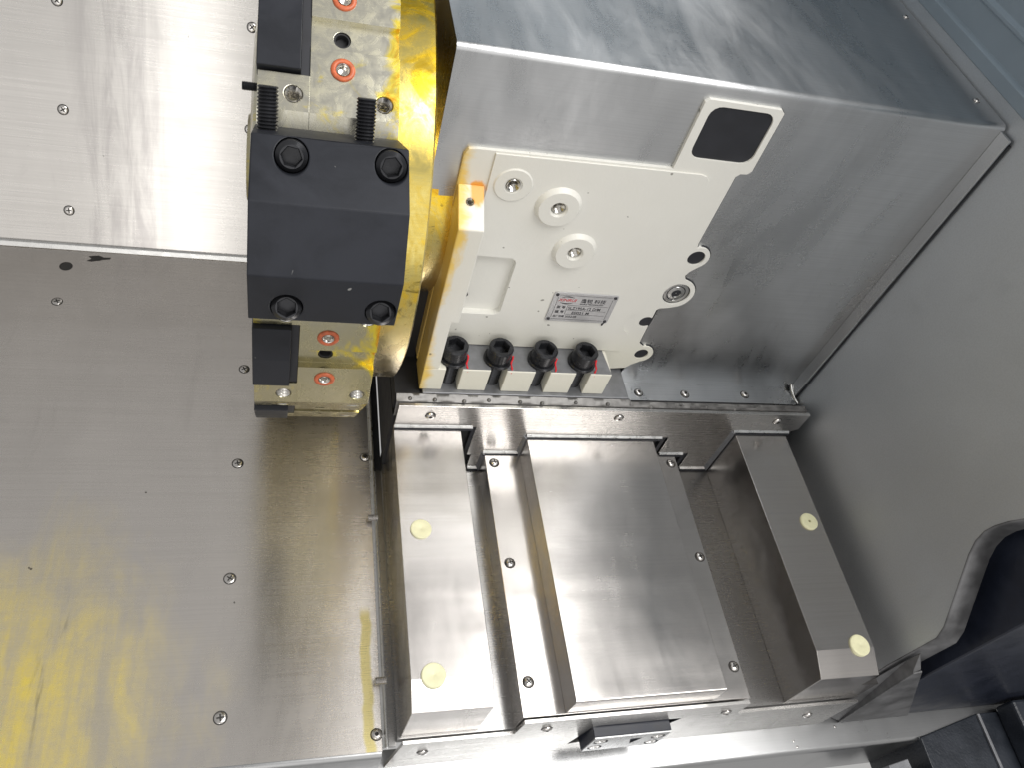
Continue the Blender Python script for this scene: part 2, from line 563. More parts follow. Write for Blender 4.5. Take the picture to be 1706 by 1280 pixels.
# ---- shared fasteners (local: z out of the surface, seat at z = 0)
def make_phillips(name, r, hgt):
    b = bmesh.new()
    lathe(b, [(0, -1.5), (r, -1.5), (r, hgt * 0.30), (r * 0.93, hgt * 0.62), (r * 0.70, hgt * 0.90), (r * 0.35, hgt), (0, hgt)], seg=24)
    me = mesh_of(name, b, ['screw', 'grime_and_shade'])
    c = bmesh.new()
    box(c, -r * 0.62, r * 0.62, -r * 0.13, r * 0.13, hgt * 0.30, hgt + 2)
    me = local_cut(me, c)
    c = bmesh.new()
    box(c, -r * 0.13, r * 0.13, -r * 0.62, r * 0.62, hgt * 0.30, hgt + 2)
    me = local_cut(me, c)
    # shade round the head and in the cross, put in as dark colour
    b = bmesh.new()
    b.from_mesh(me)
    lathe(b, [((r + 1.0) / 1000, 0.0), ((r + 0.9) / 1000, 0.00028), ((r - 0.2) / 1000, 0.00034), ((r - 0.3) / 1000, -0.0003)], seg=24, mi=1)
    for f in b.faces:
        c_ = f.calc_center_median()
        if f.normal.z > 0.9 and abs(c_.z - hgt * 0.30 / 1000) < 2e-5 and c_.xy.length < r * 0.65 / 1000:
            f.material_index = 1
    b.to_mesh(me)
    b.free()
    return me

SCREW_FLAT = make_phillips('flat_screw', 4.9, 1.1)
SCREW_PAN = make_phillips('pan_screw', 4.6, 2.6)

def make_button(name, r, hgt):
    b = bmesh.new()
    lathe(b, [(0, -1), (r, -1), (r, hgt * 0.2), (r * 0.92, hgt * 0.6), (r * 0.72, hgt * 0.92), (r * 0.48, hgt), (0, hgt)], seg=28)
    me = mesh_of(name, b, ['screw', 'grime_and_shade'])
    c = bmesh.new()
    lathe(c, [(0, hgt * 0.35), (r * 0.42, hgt * 0.35), (r * 0.42, hgt + 1), (0, hgt + 1)], seg=6)
    me = local_cut(me, c)
    b = bmesh.new()
    b.from_mesh(me)
    lathe(b, [((r + 0.8) / 1000, 0.0), ((r + 0.7) / 1000, 0.0002), ((r - 0.2) / 1000, 0.00028)], seg=28, mi=1)  # dark rim and socket floor: shade given by colour
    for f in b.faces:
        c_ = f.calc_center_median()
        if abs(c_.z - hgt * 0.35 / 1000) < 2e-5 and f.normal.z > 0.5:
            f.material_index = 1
    b.to_mesh(me)
    b.free()
    return me

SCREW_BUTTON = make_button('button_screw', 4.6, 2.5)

def make_cap(name, r, hgt, af, mat='black_bolt', chamfer=1.2):
    b = bmesh.new()
    lathe(b, [(0, 0), (r, 0), (r, hgt - chamfer), (r - chamfer, hgt), (0, hgt)], seg=36)
    me = mesh_of(name, b, [mat], 30)
    c = bmesh.new()
    lathe(c, [(0, hgt * 0.42), (af / 2 / 0.866, hgt * 0.42), (af / 2 / 0.866, hgt - 0.6), (af / 2 / 0.866 + 0.8, hgt + 0.3), (0, hgt + 0.3)], seg=6)
    return local_cut(me, c)

CAP16 = make_cap('cap_head', 12.0, 16.0, 14.0)
CAP12 = make_cap('cap_head_small', 8.7, 12.0, 9.5, chamfer=2.3)

def make_threads(name, r, length, pitch, mat, inner=False, depth=0.75):
    b = bmesh.new()
    prof = [] if inner else [(0, 0)]
    n = int(length / pitch)
    for i in range(n):
        prof += [(r, i * pitch), (r - depth, i * pitch + pitch * 0.5)]
    prof.append((r, n * pitch))
    if not inner:
        prof += [(r - 1.0, n * pitch + 0.8), (0, n * pitch + 0.8)]
    lathe(b, prof, seg=24)
    return mesh_of(name, b, [mat], 20)

STUD = make_threads('stud_thread', 6.2, 44, 2.0, 'black_bolt', depth=1.0)
SHANK16 = make_threads('shank_thread', 7.9, 32, 2.2, 'black_bolt', depth=1.0)
HOLE_THREAD = make_threads('hole_thread', 5.1, 14, 2.8, 'thread', inner=True, depth=1.3)
STUB = make_threads('stub_thread', 4.4, 14, 1.5, 'black_bolt', depth=0.7)
BRIGHT_STUB = make_threads('bright_stub_thread', 3.6, 9, 1.5, 'screw', depth=0.6)

# ================================================================== SETTING
# ---- floor sheet left of the slide
floor = None
bm = bmesh.new()
prism(bm, [(173, -738), (173, -735), (760, -735), (760, -738)], -520, 92, 'X')
floor = finish('floor', bm, 'steel_floor')
tag(floor, 'brushed steel floor sheet with yellow oil stain left of the slide', kind='structure')
c = bmesh.new()
lathe(c, [(0, -737.2), (7, -737.2), (7, -730), (0, -730)], (-243.8, 729.7, 0), seg=20)
cut(floor, c)
bm = bmesh.new()
lathe(bm, [(0, -737.0), (6.9, -737.0), (6.9, -735.8), (0, -736.2)], (-243.8, 729.7, 0), seg=20)
finish('hole_shade_disc', bm, 'grime_and_shade', floor)  # dark disc standing in for the shade inside the hole
bm = bmesh.new()
pts = []
for i in range(14):
    a = 2 * pi * i / 14
    rr = 1 + 0.35 * math.sin(3 * a + 1) + 0.2 * math.sin(5 * a)
    pts.append((-213 + 11 * rr * math.cos(a) * 0.9 + 3 * math.sin(a), 745.5 + 4.5 * rr * math.sin(a)))
prism(bm, pts, -734.98, -734.7, 'Z')
finish('dirt_smear', bm, 'grime_and_shade', floor)
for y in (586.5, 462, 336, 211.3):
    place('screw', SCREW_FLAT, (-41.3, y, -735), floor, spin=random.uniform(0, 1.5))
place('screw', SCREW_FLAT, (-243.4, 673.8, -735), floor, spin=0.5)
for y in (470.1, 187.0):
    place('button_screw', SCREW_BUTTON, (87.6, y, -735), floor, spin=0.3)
# rolled front edge and upturned side edge
bm = bmesh.new()
prof = [(173 + 0.5, -735.2)] + [(173 - 5 * math.sin(math.radians(a)), -740 + 5 * math.cos(math.radians(a))) for a in range(0, 91, 15)] + [(168, -800), (171, -800), (171, -741), (173.5, -738)]
prism(bm, prof, -520, 91.5, 'X')
finish('rolled_edge', bm, 'steel_apron', floor, smooth=35)
bm = bmesh.new()
prism(bm, [(92, -738), (92, -735.0), (94.2, -733.8), (94.8, -729.5), (96.6, -729.5), (97.0, -738)], 175, 740, 'Y')
finish('upturned_edge', bm, 'lip', floor, bevel=0.5)
for y in (392.8, 229.9):
    place('screw_end', BRIGHT_STUB, (97.0, y, -727.0), floor, axis=(-1, 0, 0))

# ---- leaning back sheet
SL, CL = math.sin(math.radians(30)), math.cos(math.radians(30))
def wall_pt(x, s, d=0.0):                      # s up the sheet, d out of it
    return (x, 760 + s * SL - d * CL, -735 + s * CL + d * SL)
bm = bmesh.new()
prism(bm, [wall_pt(0, s, d)[1:] for s, d in ((0, 0), (620, 0), (620, -3), (0, -3))], -620, 330, 'X')
back = finish('back_wall', bm, 'steel_wall')
tag(back, 'bright brushed steel sheet leaning back above the floor sheet', kind='structure')
bm = bmesh.new()
prism(bm, [wall_pt(0, s, d)[1:] for s, d in ((-1.5, 0.2), (6.5, 0.2), (6.5, 2.6), (4.5, 4.2), (-1.5, 4.2))], -620, 105, 'X')
finish('bottom_hem', bm, 'lip', back, bevel=0.6)
for x, s in ((-241.4, 266.0), (-242.4, 155.6), (-243.0, 44.2), (-45.0, 267.6), (-46.0, 157.0), (-440, 155)):
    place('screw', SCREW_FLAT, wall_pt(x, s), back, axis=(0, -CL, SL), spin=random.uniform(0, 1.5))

# ---- right-hand wall sheet with scalloped front edge
edge = [(190, -803), (191, -700), (192, -668), (191, -594), (196, -580), (236, -518), (242, -505), (244.5, -492), (243.5, -480), (240, -466), (234, -450), (222, -420), (212, -380), (206, -330), (203, 250)]
bm = bmesh.new()
prism(bm, edge + [(1010, 250), (1010, -803)], 573.5, 576.5, 'X')
rwall = finish('right_wall', bm, 'steel_right')
tag(rwall, 'dark grey steel side sheet with scalloped front edge', kind='structure')
bm = bmesh.new()
for (a, b_) in zip(edge[:-1], edge[1:]):
    pass
A_ = [bm.verts.new((573.6, y, z)) for y, z in edge]
B_ = [bm.verts.new((576.0, y - 1.2, z + 0.2)) for y, z in edge]
D_ = [bm.verts.new((592.0, y - 5.5, z + 0.5)) for y, z in edge]
for R1, R2 in ((A_, B_), (B_, D_)):
    for i in range(len(edge) - 1):
        bm.faces.new((R1[i], R1[i + 1], R2[i + 1], R2[i]))
o = finish('return_flange', bm, 'dull_steel', rwall, smooth=25)
sd = o.modifiers.new('solid', 'SOLIDIFY')
sd.thickness = 0.0018
sd.offset = 0
bm = bmesh.new()
prism(bm, [(596, -802), (574, -640), (581, -636), (688, -802)], 173.5, 175.5, 'Y')
finish('lower_gusset', bm, 'dull_steel', rwall, bevel=0.6)
bm = bmesh.new()
vv = [bm.verts.new(p) for p in ((574.5, 187, -802), (574.5, 187, -640), (574.5, 186, -622), (578, 175.2, -634), (574.5, 175.2, -641), (596.5, 175.2, -802))]
bm.faces.new(vv)
o = finish('lower_fold', bm, 'dull_steel', rwall)
sd = o.modifiers.new('solid', 'SOLIDIFY')
sd.thickness = 0.0015
# stepped rail along the upper part of the wall
bm = bmesh.new()
prism(bm, [(573.6, -262), (567, -258.5), (566, -247.5), (570.5, -245.5), (570.5, -224), (568.0, -222), (568.0, -219), (572.5, -217), (573.6, -150)], 225, 1000, 'Y')
finish('stepped_rail', bm, 'enclosure_paint', rwall, bevel=0.8)
# unseen panel, added so the guard top reflects a darker blue grey
bm = bmesh.new()
prism(bm, [(1003, -273), (1003, 250), (820, 320), (822, 322), (1006, 252), (1006, -273)], 60, 573, 'X')
refl = finish('reflection_panel', bm, 'enclosure_paint')
tag(refl, 'unseen blue grey panel added for the guard top to reflect', kind='structure')

# ---- apron under the front plate
bm = bmesh.new()
prof = [(190, -803), (152, -803)] + [(152 - 5 * math.sin(math.radians(a)), -808 + 5 * math.cos(math.radians(a))) for a in range(15, 91, 15)] + [(147, -900), (150, -900), (150, -809), (155, -806), (190, -806)]
prism(bm, prof, -600, 1010, 'X')
apron = finish('apron', bm, 'steel_apron', smooth=35)
tag(apron, 'bright brushed steel apron below the slide with rolled edge', kind='structure')
place('screw', SCREW_PAN, (105.5, 165, -803), apron, spin=0.4)
for (x, y) in ((590, 170), (534, 160), (536, 154)):
    place('weld_spatter', SCREW_BUTTON, (x, y, -803.6), apron, scale=0.35)

# ================================================================== SLIDE AND BED
# ---- bed: trough floor, centre ways and stepped front plate
bed = thing('bed_trough', (320, 180, -735), 'brushed steel trough bed under the three slide covers', 'machine bed')
bm = bmesh.new()
box(bm, 104, 208, 179, 470, -735, -725)
finish('trough_floor', bm, 'steel_trough', bed)
bm = bmesh.new()
box(bm, 97.4, 103.8, 176, 452, -740, -733)
finish('added_gap_strip', bm, 'steel_trough', bed)  # added strip closing the gap beside the floor edge
bm = bmesh.new()
box(bm, 97.2, 103.9, 452.2, 762, -740, -733)
finish('added_gap_strip', bm, 'rubber', bed)  # added dark strip, gives the gap its shade by colour
bm = bmesh.new()
box(bm, 552.4, 573.2, 181, 470, -724.8, -690)
finish('edge_reflector', bm, 'steel_cover', bed)  # unseen steel fill, added to lighten the side wall's reflection
bm = bmesh.new()
box(bm, 431, 572, 179, 470, -735, -725)
finish('trough_floor', bm, 'steel_trough', bed)
bm = bmesh.new()
box(bm, 208, 431, 179, 470, -735, -693)
o = finish('centre_base', bm, 'steel_cover', bed, bevel=0.5)
for x in (217.5, 423.4):
    for y in (437.4, 322.9, 208.8):
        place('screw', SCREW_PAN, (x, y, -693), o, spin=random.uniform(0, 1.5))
bm = bmesh.new()
prism(bm, [(101, -802.5), (108.5, -726.5), (207.5, -726.5), (209.5, -694.5), (430, -694.5), (432, -726), (571, -726), (571, -802.5)], 174.5, 177.5, 'Y')
fp = finish('front_plate', bm, 'steel_plate', bed, bevel=0.4)
c = bmesh.new()
prism(c, [(274, -781), (283, -727), (288, -724), (358, -724), (372, -724.5), (361, -749), (355, -768), (290, -776)], 170, 180, 'Y')
cut(fp, c)
bm = bmesh.new()
box(bm, 262, 384, 178.2, 179.0, -800, -697)
finish('notch_backing', bm, 'dark_cavity', bed)
for x, z in ((130, -757.6), (235.4, -716.8), (415.6, -717.5), (530.2, -758.4)):
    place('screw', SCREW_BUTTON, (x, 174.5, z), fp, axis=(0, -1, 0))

# ---- black stop block with bright drilled face on the front plate
sb = thing('stop_block', (321, 171, -770), 'small black stop block with drilled bright face on front plate', 'stop block')
bm = bmesh.new()
box(bm, 282.5, 360, 165.6, 181, -770, -727)
finish('body', bm, 'black_paint', sb, bevel=0.6)
bm = bmesh.new()
box(bm, 283, 359.5, 164.2, 165.4, -769.6, -727.4)
face = finish('bright_face', bm, 'steel_apron', sb)
c = bmesh.new()
for x in (292.6, 350.8):
    for z in (-740, -759):
        lathe(c, [(0, -3), (7.0, -3), (7.0, 3), (0, 3)], (x, 164.8, z), (0, 1, 0), 20)
prism(c, [(322, -739), (335, -739), (327.5, -757)], 160, 170, 'Y')
cut(face, c)
for x in (292.6, 350.8):
    for z in (-740, -759):
        bm = bmesh.new()
        lathe(bm, [(0, 0), (5.4, 0), (5.4, 1.0), (4.6, 1.5), (2.5, 1.5), (2.2, 0.4), (0, 0.4)], (x, 165.6, z), (0, -1, 0), 20)
        finish('socket_screw', bm, 'screw', sb, smooth=30)

# ---- slide covers
def rail_cover(x0, x1, label):
    t = thing('rail_cover', ((x0 + x1) / 2, 320, -725), label, 'rail cover', 'side rail covers of the slide')
    bm = bmesh.new()
    prism(bm, [(460, -648), (204, -648), (180, -656.5), (180, -725), (460, -725)], x0, x1, 'X')
    finish('body', bm, 'steel_cover', t, bevel=0.45)
    return t
lc = rail_cover(106.3, 174.0, 'polished rail cover with two cream plugs beside the floor sheet')
rc = rail_cover(486.3, 550.5, 'polished rail cover with two cream plugs beside the dark side wall')
for t, x, hs in ((lc, 124.8, (0, 0)), (rc, 534.5, (1, 0))):
    for y, hole in zip((337.5, 206.0), hs):
        bm = bmesh.new()
        r = 9.6 if y > 300 else 10.2
        pr = [(0, -2), (r, -2), (r, 1.5), (r - 0.7, 2.2), (1.5, 2.2)]
        pr += [(1.5, -1.0), (0, -1.0)] if hole else [(0.9, 2.0), (0, 1.7)]
        lathe(bm, pr, (x, y, -648), (0, 0, 1), 36)
        if y < 300:                          # moulded stem showing past the chamfer
            lathe(bm, [(0, -9), (8.0, -9), (8.0, 0), (0, 0)], (x, y, -648), (0, 0, 1), 12)
        finish('plug', bm, 'plug', t, smooth=35)
cc = thing('centre_cover', (319, 310, -693), 'wide polished cover plate between the two rail covers', 'slide cover')
bm = bmesh.new()
prism(bm, [(460, -662), (180.2, -662), (179.4, -663.5), (179.4, -693), (460, -693)], 247.0, 391.6, 'X')
finish('body', bm, 'steel_cover', cc, bevel=0.6)

# ---- saddle under the turret housing
sad = thing('saddle', (330, 560, -725), 'machined grey saddle with sealant strip under the turret housing', 'saddle')
bm = bmesh.new()
box(bm, 130, 346, 462.5, 740, -724, -607)
finish('top_slab', bm, 'machined', sad, bevel=0.8)
bm = bmesh.new()
box(bm, 104, 566, 455.5, 740, -724.5, -634)
finish('body', bm, 'dark_cavity', sad)
bm = bmesh.new()
prism(bm, [(104.5, -612), (104.5, -634), (129.6, -634), (129.6, -612)], 463, 700, 'Y')
finish('side_strip', bm, 'dark_cavity', sad)
bm = bmesh.new()
box(bm, 104.8, 126.4, 512, 720, -633.8, -440)
finish('shade_block', bm, 'dark_cavity', sad)  # added dark block, stands for the shade below the hub neck
# lumpy strip of sealant, joined because its beads run together
bm = bmesh.new()
n = 220
rows = []
for j, (y, z) in enumerate(((463.5, -609.0), (461.5, -607.8), (458.5, -609.4), (456.6, -610.6), (454.6, -611.2), (454.2, -634))):
    row = []
    for i in range(n + 1):
        x = 105 + (561 - 105) * i / n
        zz = z + (0 if j in (0, 5) else 0.55 * math.sin(x * 0.19 + j * 1.7) * math.sin(x * 0.043 + j) + random.uniform(-0.14, 0.14))
        zl = -4.0 if x > 349 else 0.0
        row.append(bm.verts.new((x, y, zz + (zl if j < 3 else 0))))
    rows.append(row)
for a, b_ in zip(rows[:-1], rows[1:]):
    for i in range(n):
        bm.faces.new((a[i], a[i + 1], b_[i + 1], b_[i]))
finish('sealant_strip', bm, 'seal', sad, smooth=50)
for i, x in enumerate((118, 142, 171, 196, 228, 251, 287, 322, 371, 408, 436, 470, 498)):
    bm = bmesh.new()
    lathe(bm, [(0, -1.2), (1.7, -0.8), (2.1, 0.2), (1.4, 1.4), (0, 1.8)], (x, 457.5 - (i % 3), -610 - (2 if x > 349 else 0)), (0, -0.3, 1), 10)
    finish('sealant_bead', bm, 'seal', sad, smooth=60)

# ---- wiper plate cut to the profile of the covers
wp = thing('wiper_plate', (330, 453, -722), 'bright castellated wiper plate above the slide covers', 'wiper plate')
low = [(106.8, -646), (186.5, -646), (190, -646), (190, -697), (194.5, -697), (194.5, -722), (207, -722), (205.5, -691.5), (245.5, -691.5), (245.5, -660.0), (402, -660.0), (410.5, -660.0), (411, -691.5), (440.5, -691.5), (448.5, -691.5), (449, -722), (485, -722), (483, -645.5), (555, -645.5), (564, -640), (564, -613)]
bm = bmesh.new()
prism(bm, [(107.4, -612.4)] + [q for q in low], 450, 454, 'Y')
finish('plate', bm, 'steel_plate', wp, bevel=0.35)
# soft bright lips along the lower edges
for x0, x1, z in ((106.5, 186, -646), (246.5, 402, -660), (206, 245, -691.5), (411.5, 441, -691.5), (195, 207, -722), (450, 484.5, -722), (483.5, 554, -645.5)):
    bm = bmesh.new()
    prism(bm, [(450, z + 2.4), (447.8, z + 0.6), (447.8, z - 0.5), (449.6, z - 0.6), (450.4, z + 0.2)], x0, x1, 'X')
    lp = finish('lip', bm, 'lip', wp, bevel=0.25)
    bm = bmesh.new()
    box(bm, x0 + 0.3, x1 - 0.3, 446.6, 450.6, z - 2.2, z - 0.7)
    finish('dark_reflection_strip', bm, 'rubber', lp)  # dark strip standing in for the plate's dark reflection on the covers
for x, z0, z1 in ((245.5, -691.5, -660), (207, -722, -691.5), (484, -722, -645.5)):
    bm = bmesh.new()
    prism(bm, [(x - 2.6, 450.2), (x - 0.2, 446.8), (x + 1.4, 446.8), (x + 1.4, 449.6), (x + 0.2, 450.2)], z0 - 2, z1 - 0.6, 'Z')
    finish('side_lip', bm, 'machined', wp, bevel=0.3)
for x, z0, z1 in ((187.5, -690, -647.5), (405.5, -692, -661.5), (444.5, -722, -693)):
    bm = bmesh.new()
    box(bm, x - 1.5, x + 4.6 - 1.4, 451, 457, z0, z1)
    finish('rubber_wiper', bm, 'rubber', wp, bevel=0.5)
for x, z in ((140, -627.5), (338, -624.5), (528, -624.8)):
    place('screw', SCREW_BUTTON, (x, 450, z), wp, axis=(0, -1, 0))

# ================================================================== SHEET-METAL GUARD
gd = thing('guard_box', (340, 620, -635), 'folded stainless guard box around the turret housing', 'guard')
bm = bmesh.new()
# front and top in one folded sheet, rounded bend
rb = 5.0
prof = [(503, -633)] + [(503 + rb - rb * math.cos(math.radians(a)), -273 - rb + rb * math.sin(math.radians(a))) for a in range(0, 91, 10)] + [(1000, -273), (1000, -275), (510, -275), (505, -280), (505, -633)]
prism(bm, prof, 105.5, 571.5, 'X')
gsheet = finish('folded_sheet', bm, 'steel_guard', gd, smooth=35)
bm = bmesh.new()
prism(bm, [(506, -276), (990, -276), (900, -402), (506, -402)], 105.6, 107.6, 'X')
finish('side_sheet', bm, 'steel_guard', gd)
bm = bmesh.new()
prism(bm, [(349, -633.5), (351, -631.0), (568, -631.0), (568, -633.5)], 479, 503.2, 'Y')
fl = finish('bottom_flange', bm, 'steel_guard', gd, bevel=0.4)
for x in (373, 429, 505):
    place('screw', SCREW_BUTTON, (x, 489 if x < 500 else 491, -631.0), fl, axis=(0, 0, 1))
bm = bmesh.new()
box(bm, 568.6, 571.2, 489.5, 503, -628, -278)
finish('side_flange', bm, 'steel_guard', gd, bevel=0.4)
bm = bmesh.new()
tube(bm, [(567.5, 503, -625), (568, 497, -629), (569, 488, -631), (571.5, 481, -632.5)], [1.6, 2.2, 2.0, 1.8])
finish('weld_bead', bm, 'lip', gd, smooth=60)
bm = bmesh.new()
tube(bm, [(572.6, 489.2, z) for z in range(-630, -270, 12)], [0.9 + 0.35 * random.random() for _ in range(-630, -270, 12)], 6)
finish('seam_sealant', bm, 'rubber', gd, smooth=60)
for y in (675, 537.7):
    place('screw', SCREW_BUTTON, (560, y, -273), gd, scale=0.62)

# ================================================================== TURRET HOUSING
th = thing('turret_housing', (240, 560, -607), 'cream white cast turret housing with nameplate and four foot bolts', 'turret housing')
outline = [(126, -600), (126, -358), (129, -352.5), (135, -351.5), (296.5, -349)]
outline += [(297, -288), (300, -285), (362, -285.5), (365.5, -288.5), (365.8, -343), (363, -346.5), (357, -347), (354, -350)]
outline += [(354, -424)] + arc(359.7, -441.5, 13.0, 110, -58, 12) + [(360.5, -459), (358.5, -464), (361, -469)]
outline += arc(360, -488.7, 18.5, 70, -62, 12) + [(360, -508), (351, -509.5), (348.5, -512), (349.5, -556), (350, -562)]
outline += arc(359.2, -578.5, 12.2, 105, -75, 12) + [(353, -597), (349, -602), (330, -604.5), (315, -606)]
outline += [(315, -600)]
bm = bmesh.new()
prism(bm, outline, 500, 640, 'Y')
body = finish('body', bm, 'cast_paint', th, bevel=0.9)
c = bmesh.new()
prism(c, rrect(304.5, 360, -337, -290, 9, 4), 490, 509, 'Y')              # window recess
for x, z, r in ((359.7, -441.5, 8.4), (360.2, -488.7, 13.6), (344.6, -529.6, 7.2), (358.6, -578.6, 7.4)):
    lathe(c, [(0, -10), (r, -10), (r, 14), (0, 14)], (x, 500, z), (0, 1, 0), 28)
cut(body, c)
c = bmesh.new()
prism(c, [(100, -640), (100, -402), (128, -400), (128, -356), (298, -352), (300, -289), (362, -289), (362, -345), (352, -350), (352, -600), (345, -640)], 495, 508, 'Y')
cut(gsheet, c)
gsheet.data.set_sharp_from_angle(angle=math.radians(35))
# raised panel
pan = [(150, -573.5), (150, -352.8), (322, -350.6), (328, -352), (332, -356), (332.5, -512), (330, -517), (325, -520), (321.5, -526), (321.5, -535), (325, -541), (330, -546), (333, -552), (333, -573.5)]
bm = bmesh.new()
prism(bm, pan, 498.4, 500.05, 'Y')
panel = finish('raised_panel', bm, 'cast_paint', th, bevel=0.8, seg=3)
c = bmesh.new()
prism(c, rrect(140, 193.2, -529.5, -457.5, 7, 5), 490, 505, 'Y')
for x, z in ((170, -380), (212.5, -397), (241, -443)):
    lathe(c, [(0, -12), (6.0, -12), (6.0, 22), (0, 22)], (x, 500, z), (0, 1, 0), 24)
cut(panel, c)
c = bmesh.new()
prism(c, rrect(140, 193.2, -529.5, -457.5, 7, 5), 490, 505, 'Y')
for x, z in ((170, -380), (212.5, -397), (241, -443)):
    lathe(c, [(0, -12), (6.0, -12), (6.0, 22), (0, 22)], (x, 500, z), (0, 1, 0), 24)
lathe(c, [(0, -3), (2.6, -3), (2.6, 14), (0, 14)], (157.4, 500, -510), (0, 1, 0), 16)
cut(body, c)
bm = bmesh.new()
lathe(bm, [(0, 0), (2.5, 0), (2.5, 2.0), (0, 2.0)], (157.4, 504.6, -510), (0, -1, 0), 16)
finish('set_screw', bm, 'black_bolt', th)
# left pillar with sloping top
bm = bmesh.new()
prism(bm, [(467, -575.2), (467, -403), (499.8, -384), (499.8, -575.2)], 126.6, 147.8, 'X')
pil = finish('pillar', bm, 'cast_paint', th, bevel=1.2, seg=3)
c = bmesh.new()
lathe(c, [(0, -8), (3.1, -8), (3.1, 14), (0, 14)], (136.2, 487, -391.4), (0, 0.5, -0.86), 18)
cut(pil, c)
c = bmesh.new()
pts = arc(157.6, 483, 16.5, 90, 180, 10) + [(141.1, 455), (172, 455), (172, 499.5)]
prism(c, pts, -590, -510, 'Z')
cut(pil, c)
place('hole_thread', HOLE_THREAD, (136.2, 491, -398.2), th, axis=(0, -0.5, 0.86), scale=0.6)
# foot with four open slots
bm = bmesh.new()
xs = [126.8, 148.2, 164.0, 192.0, 208.0, 237.0, 252.2, 279.0, 294.0, 316.8]
pts = [(xs[0], 499.8), (xs[0], 467)]
for i in range(1, 9, 2):
    pts += [(xs[i], 467), (xs[i], 486), (xs[i + 1], 486), (xs[i + 1], 467)]
pts += [(xs[9], 467), (xs[9], 499.8)]
prism(bm, pts, -606.9, -575.0, 'Z')
finish('slotted_foot', bm, 'cast_paint', th, bevel=0.9)
bm = bmesh.new()
pts2 = [(148.4, 499.7), (148.4, 467.8)]
for i in range(1, 9, 2):
    a_, b_ = (xs[i], xs[i + 1])
    if i > 1:
        pts2 += [(a_ - 0.2, 467.8)]
    pts2 += [(a_ - 0.2, 486.4), (b_ + 0.2, 486.4), (b_ + 0.2, 467.8)]
pts2 += [(316.2, 467.8), (312.5, 499.7)]
pts2 = pts2[2:]
pts2 = [(148.4, 499.7)] + pts2
prism(bm, pts2, -574.9, -574.4, 'Z')
finish('machined_seat', bm, 'machined', th)
# bosses
for x, z, r0, r1, h in ((170, -380, 16.0, 15.0, 1.0), (212.5, -397, 20.0, 17.0, 4.2), (241, -443, 20.0, 17.0, 4.2)):
    bm = bmesh.new()
    lathe(bm, [(r0, -1.0), (r0, 0.2), (r1 + 0.6, h - 0.6), (r1, h), (7.6, h), (6.2, h - 1.6), (6.2, -6), (r0 - 3, -6)], (x, 498.4, z), (0, -1, 0), 40, closed=True)
    b = finish('boss', bm, 'cast_paint', th, smooth=35)
    place('hole_thread', HOLE_THREAD, (x, 512, z), b, axis=(0, -1, 0), scale=1.06)
    bm = bmesh.new()
    lathe(bm, [(0, 0), (5.6, 0), (5.6, 1), (0, 1)], (x, 512, z), (0, -1, 0), 20)
    finish('hole_bottom', bm, 'dark_cavity', b)
# blanking plate in the corner window
bm = bmesh.new()
prism(bm, rrect(305, 359.5, -336.6, -290.4, 8.6, 4), 503.0, 508.5, 'Y')
bp = finish('blanking_plate', bm, 'navy_paint', th, bevel=0.6)
for x, z in ((311.5, -297), (352.5, -330)):
    place('screw', SCREW_BUTTON, (x, 503, z), bp, axis=(0, -1, 0), scale=0.8).data = make_cap('blanking_screw', 4.0, 1.6, 3.0)
# sunk fasteners along the right edge
for x, z, r in ((359.7, -441.5, 8.0), (344.6, -529.6, 6.8), (358.6, -578.6, 7.0)):
    o = place('sunk_screw', CAP12, (x, 514.5, z), th, axis=(0, -1, 0), scale=r / 8.8)
bm = bmesh.new()
lathe(bm, [(0, 0), (13.2, 0), (13.2, 5.6), (12.4, 6.4), (9.6, 6.6), (8.9, 5.8), (8.2, 6.7), (5.0, 7.2), (4.4, 5.6), (2.2, 5.9), (0, 6.6)], (360.2, 508, -488.7), (0, -1, 0), 30)
finish('level_plug', bm, 'lip', th, smooth=30)
# black gasket between casting and guard
gk = [(x + (1.7 if x > 250 else 0), z) for x, z in outline[4:-1]]
gk = [(297.0, -349)] + [(x + 1.4, z + (-0.6 if z > -300 else (-1.0 if -349 < z < -343 else 0))) for x, z in outline[5:-3]]
bm = bmesh.new()
prism(bm, gk + [(330, -600), (300, -600)], 501.6, 503.6, 'Y')
finish('gasket', bm, 'rubber', th)
# hold-down bolts
for i, x in enumerate((156.1, 200.0, 244.6, 286.5)):
    bm = bmesh.new()
    lathe(bm, [(8.4, 0), (14.2, 0), (14.2, 2.6), (13.6, 3.1), (8.4, 3.1)], (x, 482, -574.4), (0, 0, 1), 36, closed=True)
    wsh = finish('washer', bm, 'black_bolt', th, smooth=30)
    place('bolt_head', CAP16, (x, 482, -571.2), wsh, axis=(0.02 * (i - 1.5), -0.03, 1), spin=0.3 + i * 0.37, scale=1.0)
    place('bolt_shank', SHANK16, (x, 482, -606.5), wsh)
    bm = bmesh.new()
    pts = []
    for k in range(9):
        f = k / 8
        pts.append((x + 10.5 + 2.2 * f + 0.8 * math.sin(f * 9 + i), 474.5 - 7.0 * f, -561 - 17.5 * f + 0.5 * math.sin(f * 13 + i * 2)))
    tube(bm, pts, [0.55 + 0.45 * abs(math.sin(k * 1.3 + i)) for k in range(9)], 7)
    finish('red_mark', bm, 'red_paint', wsh, smooth=60)

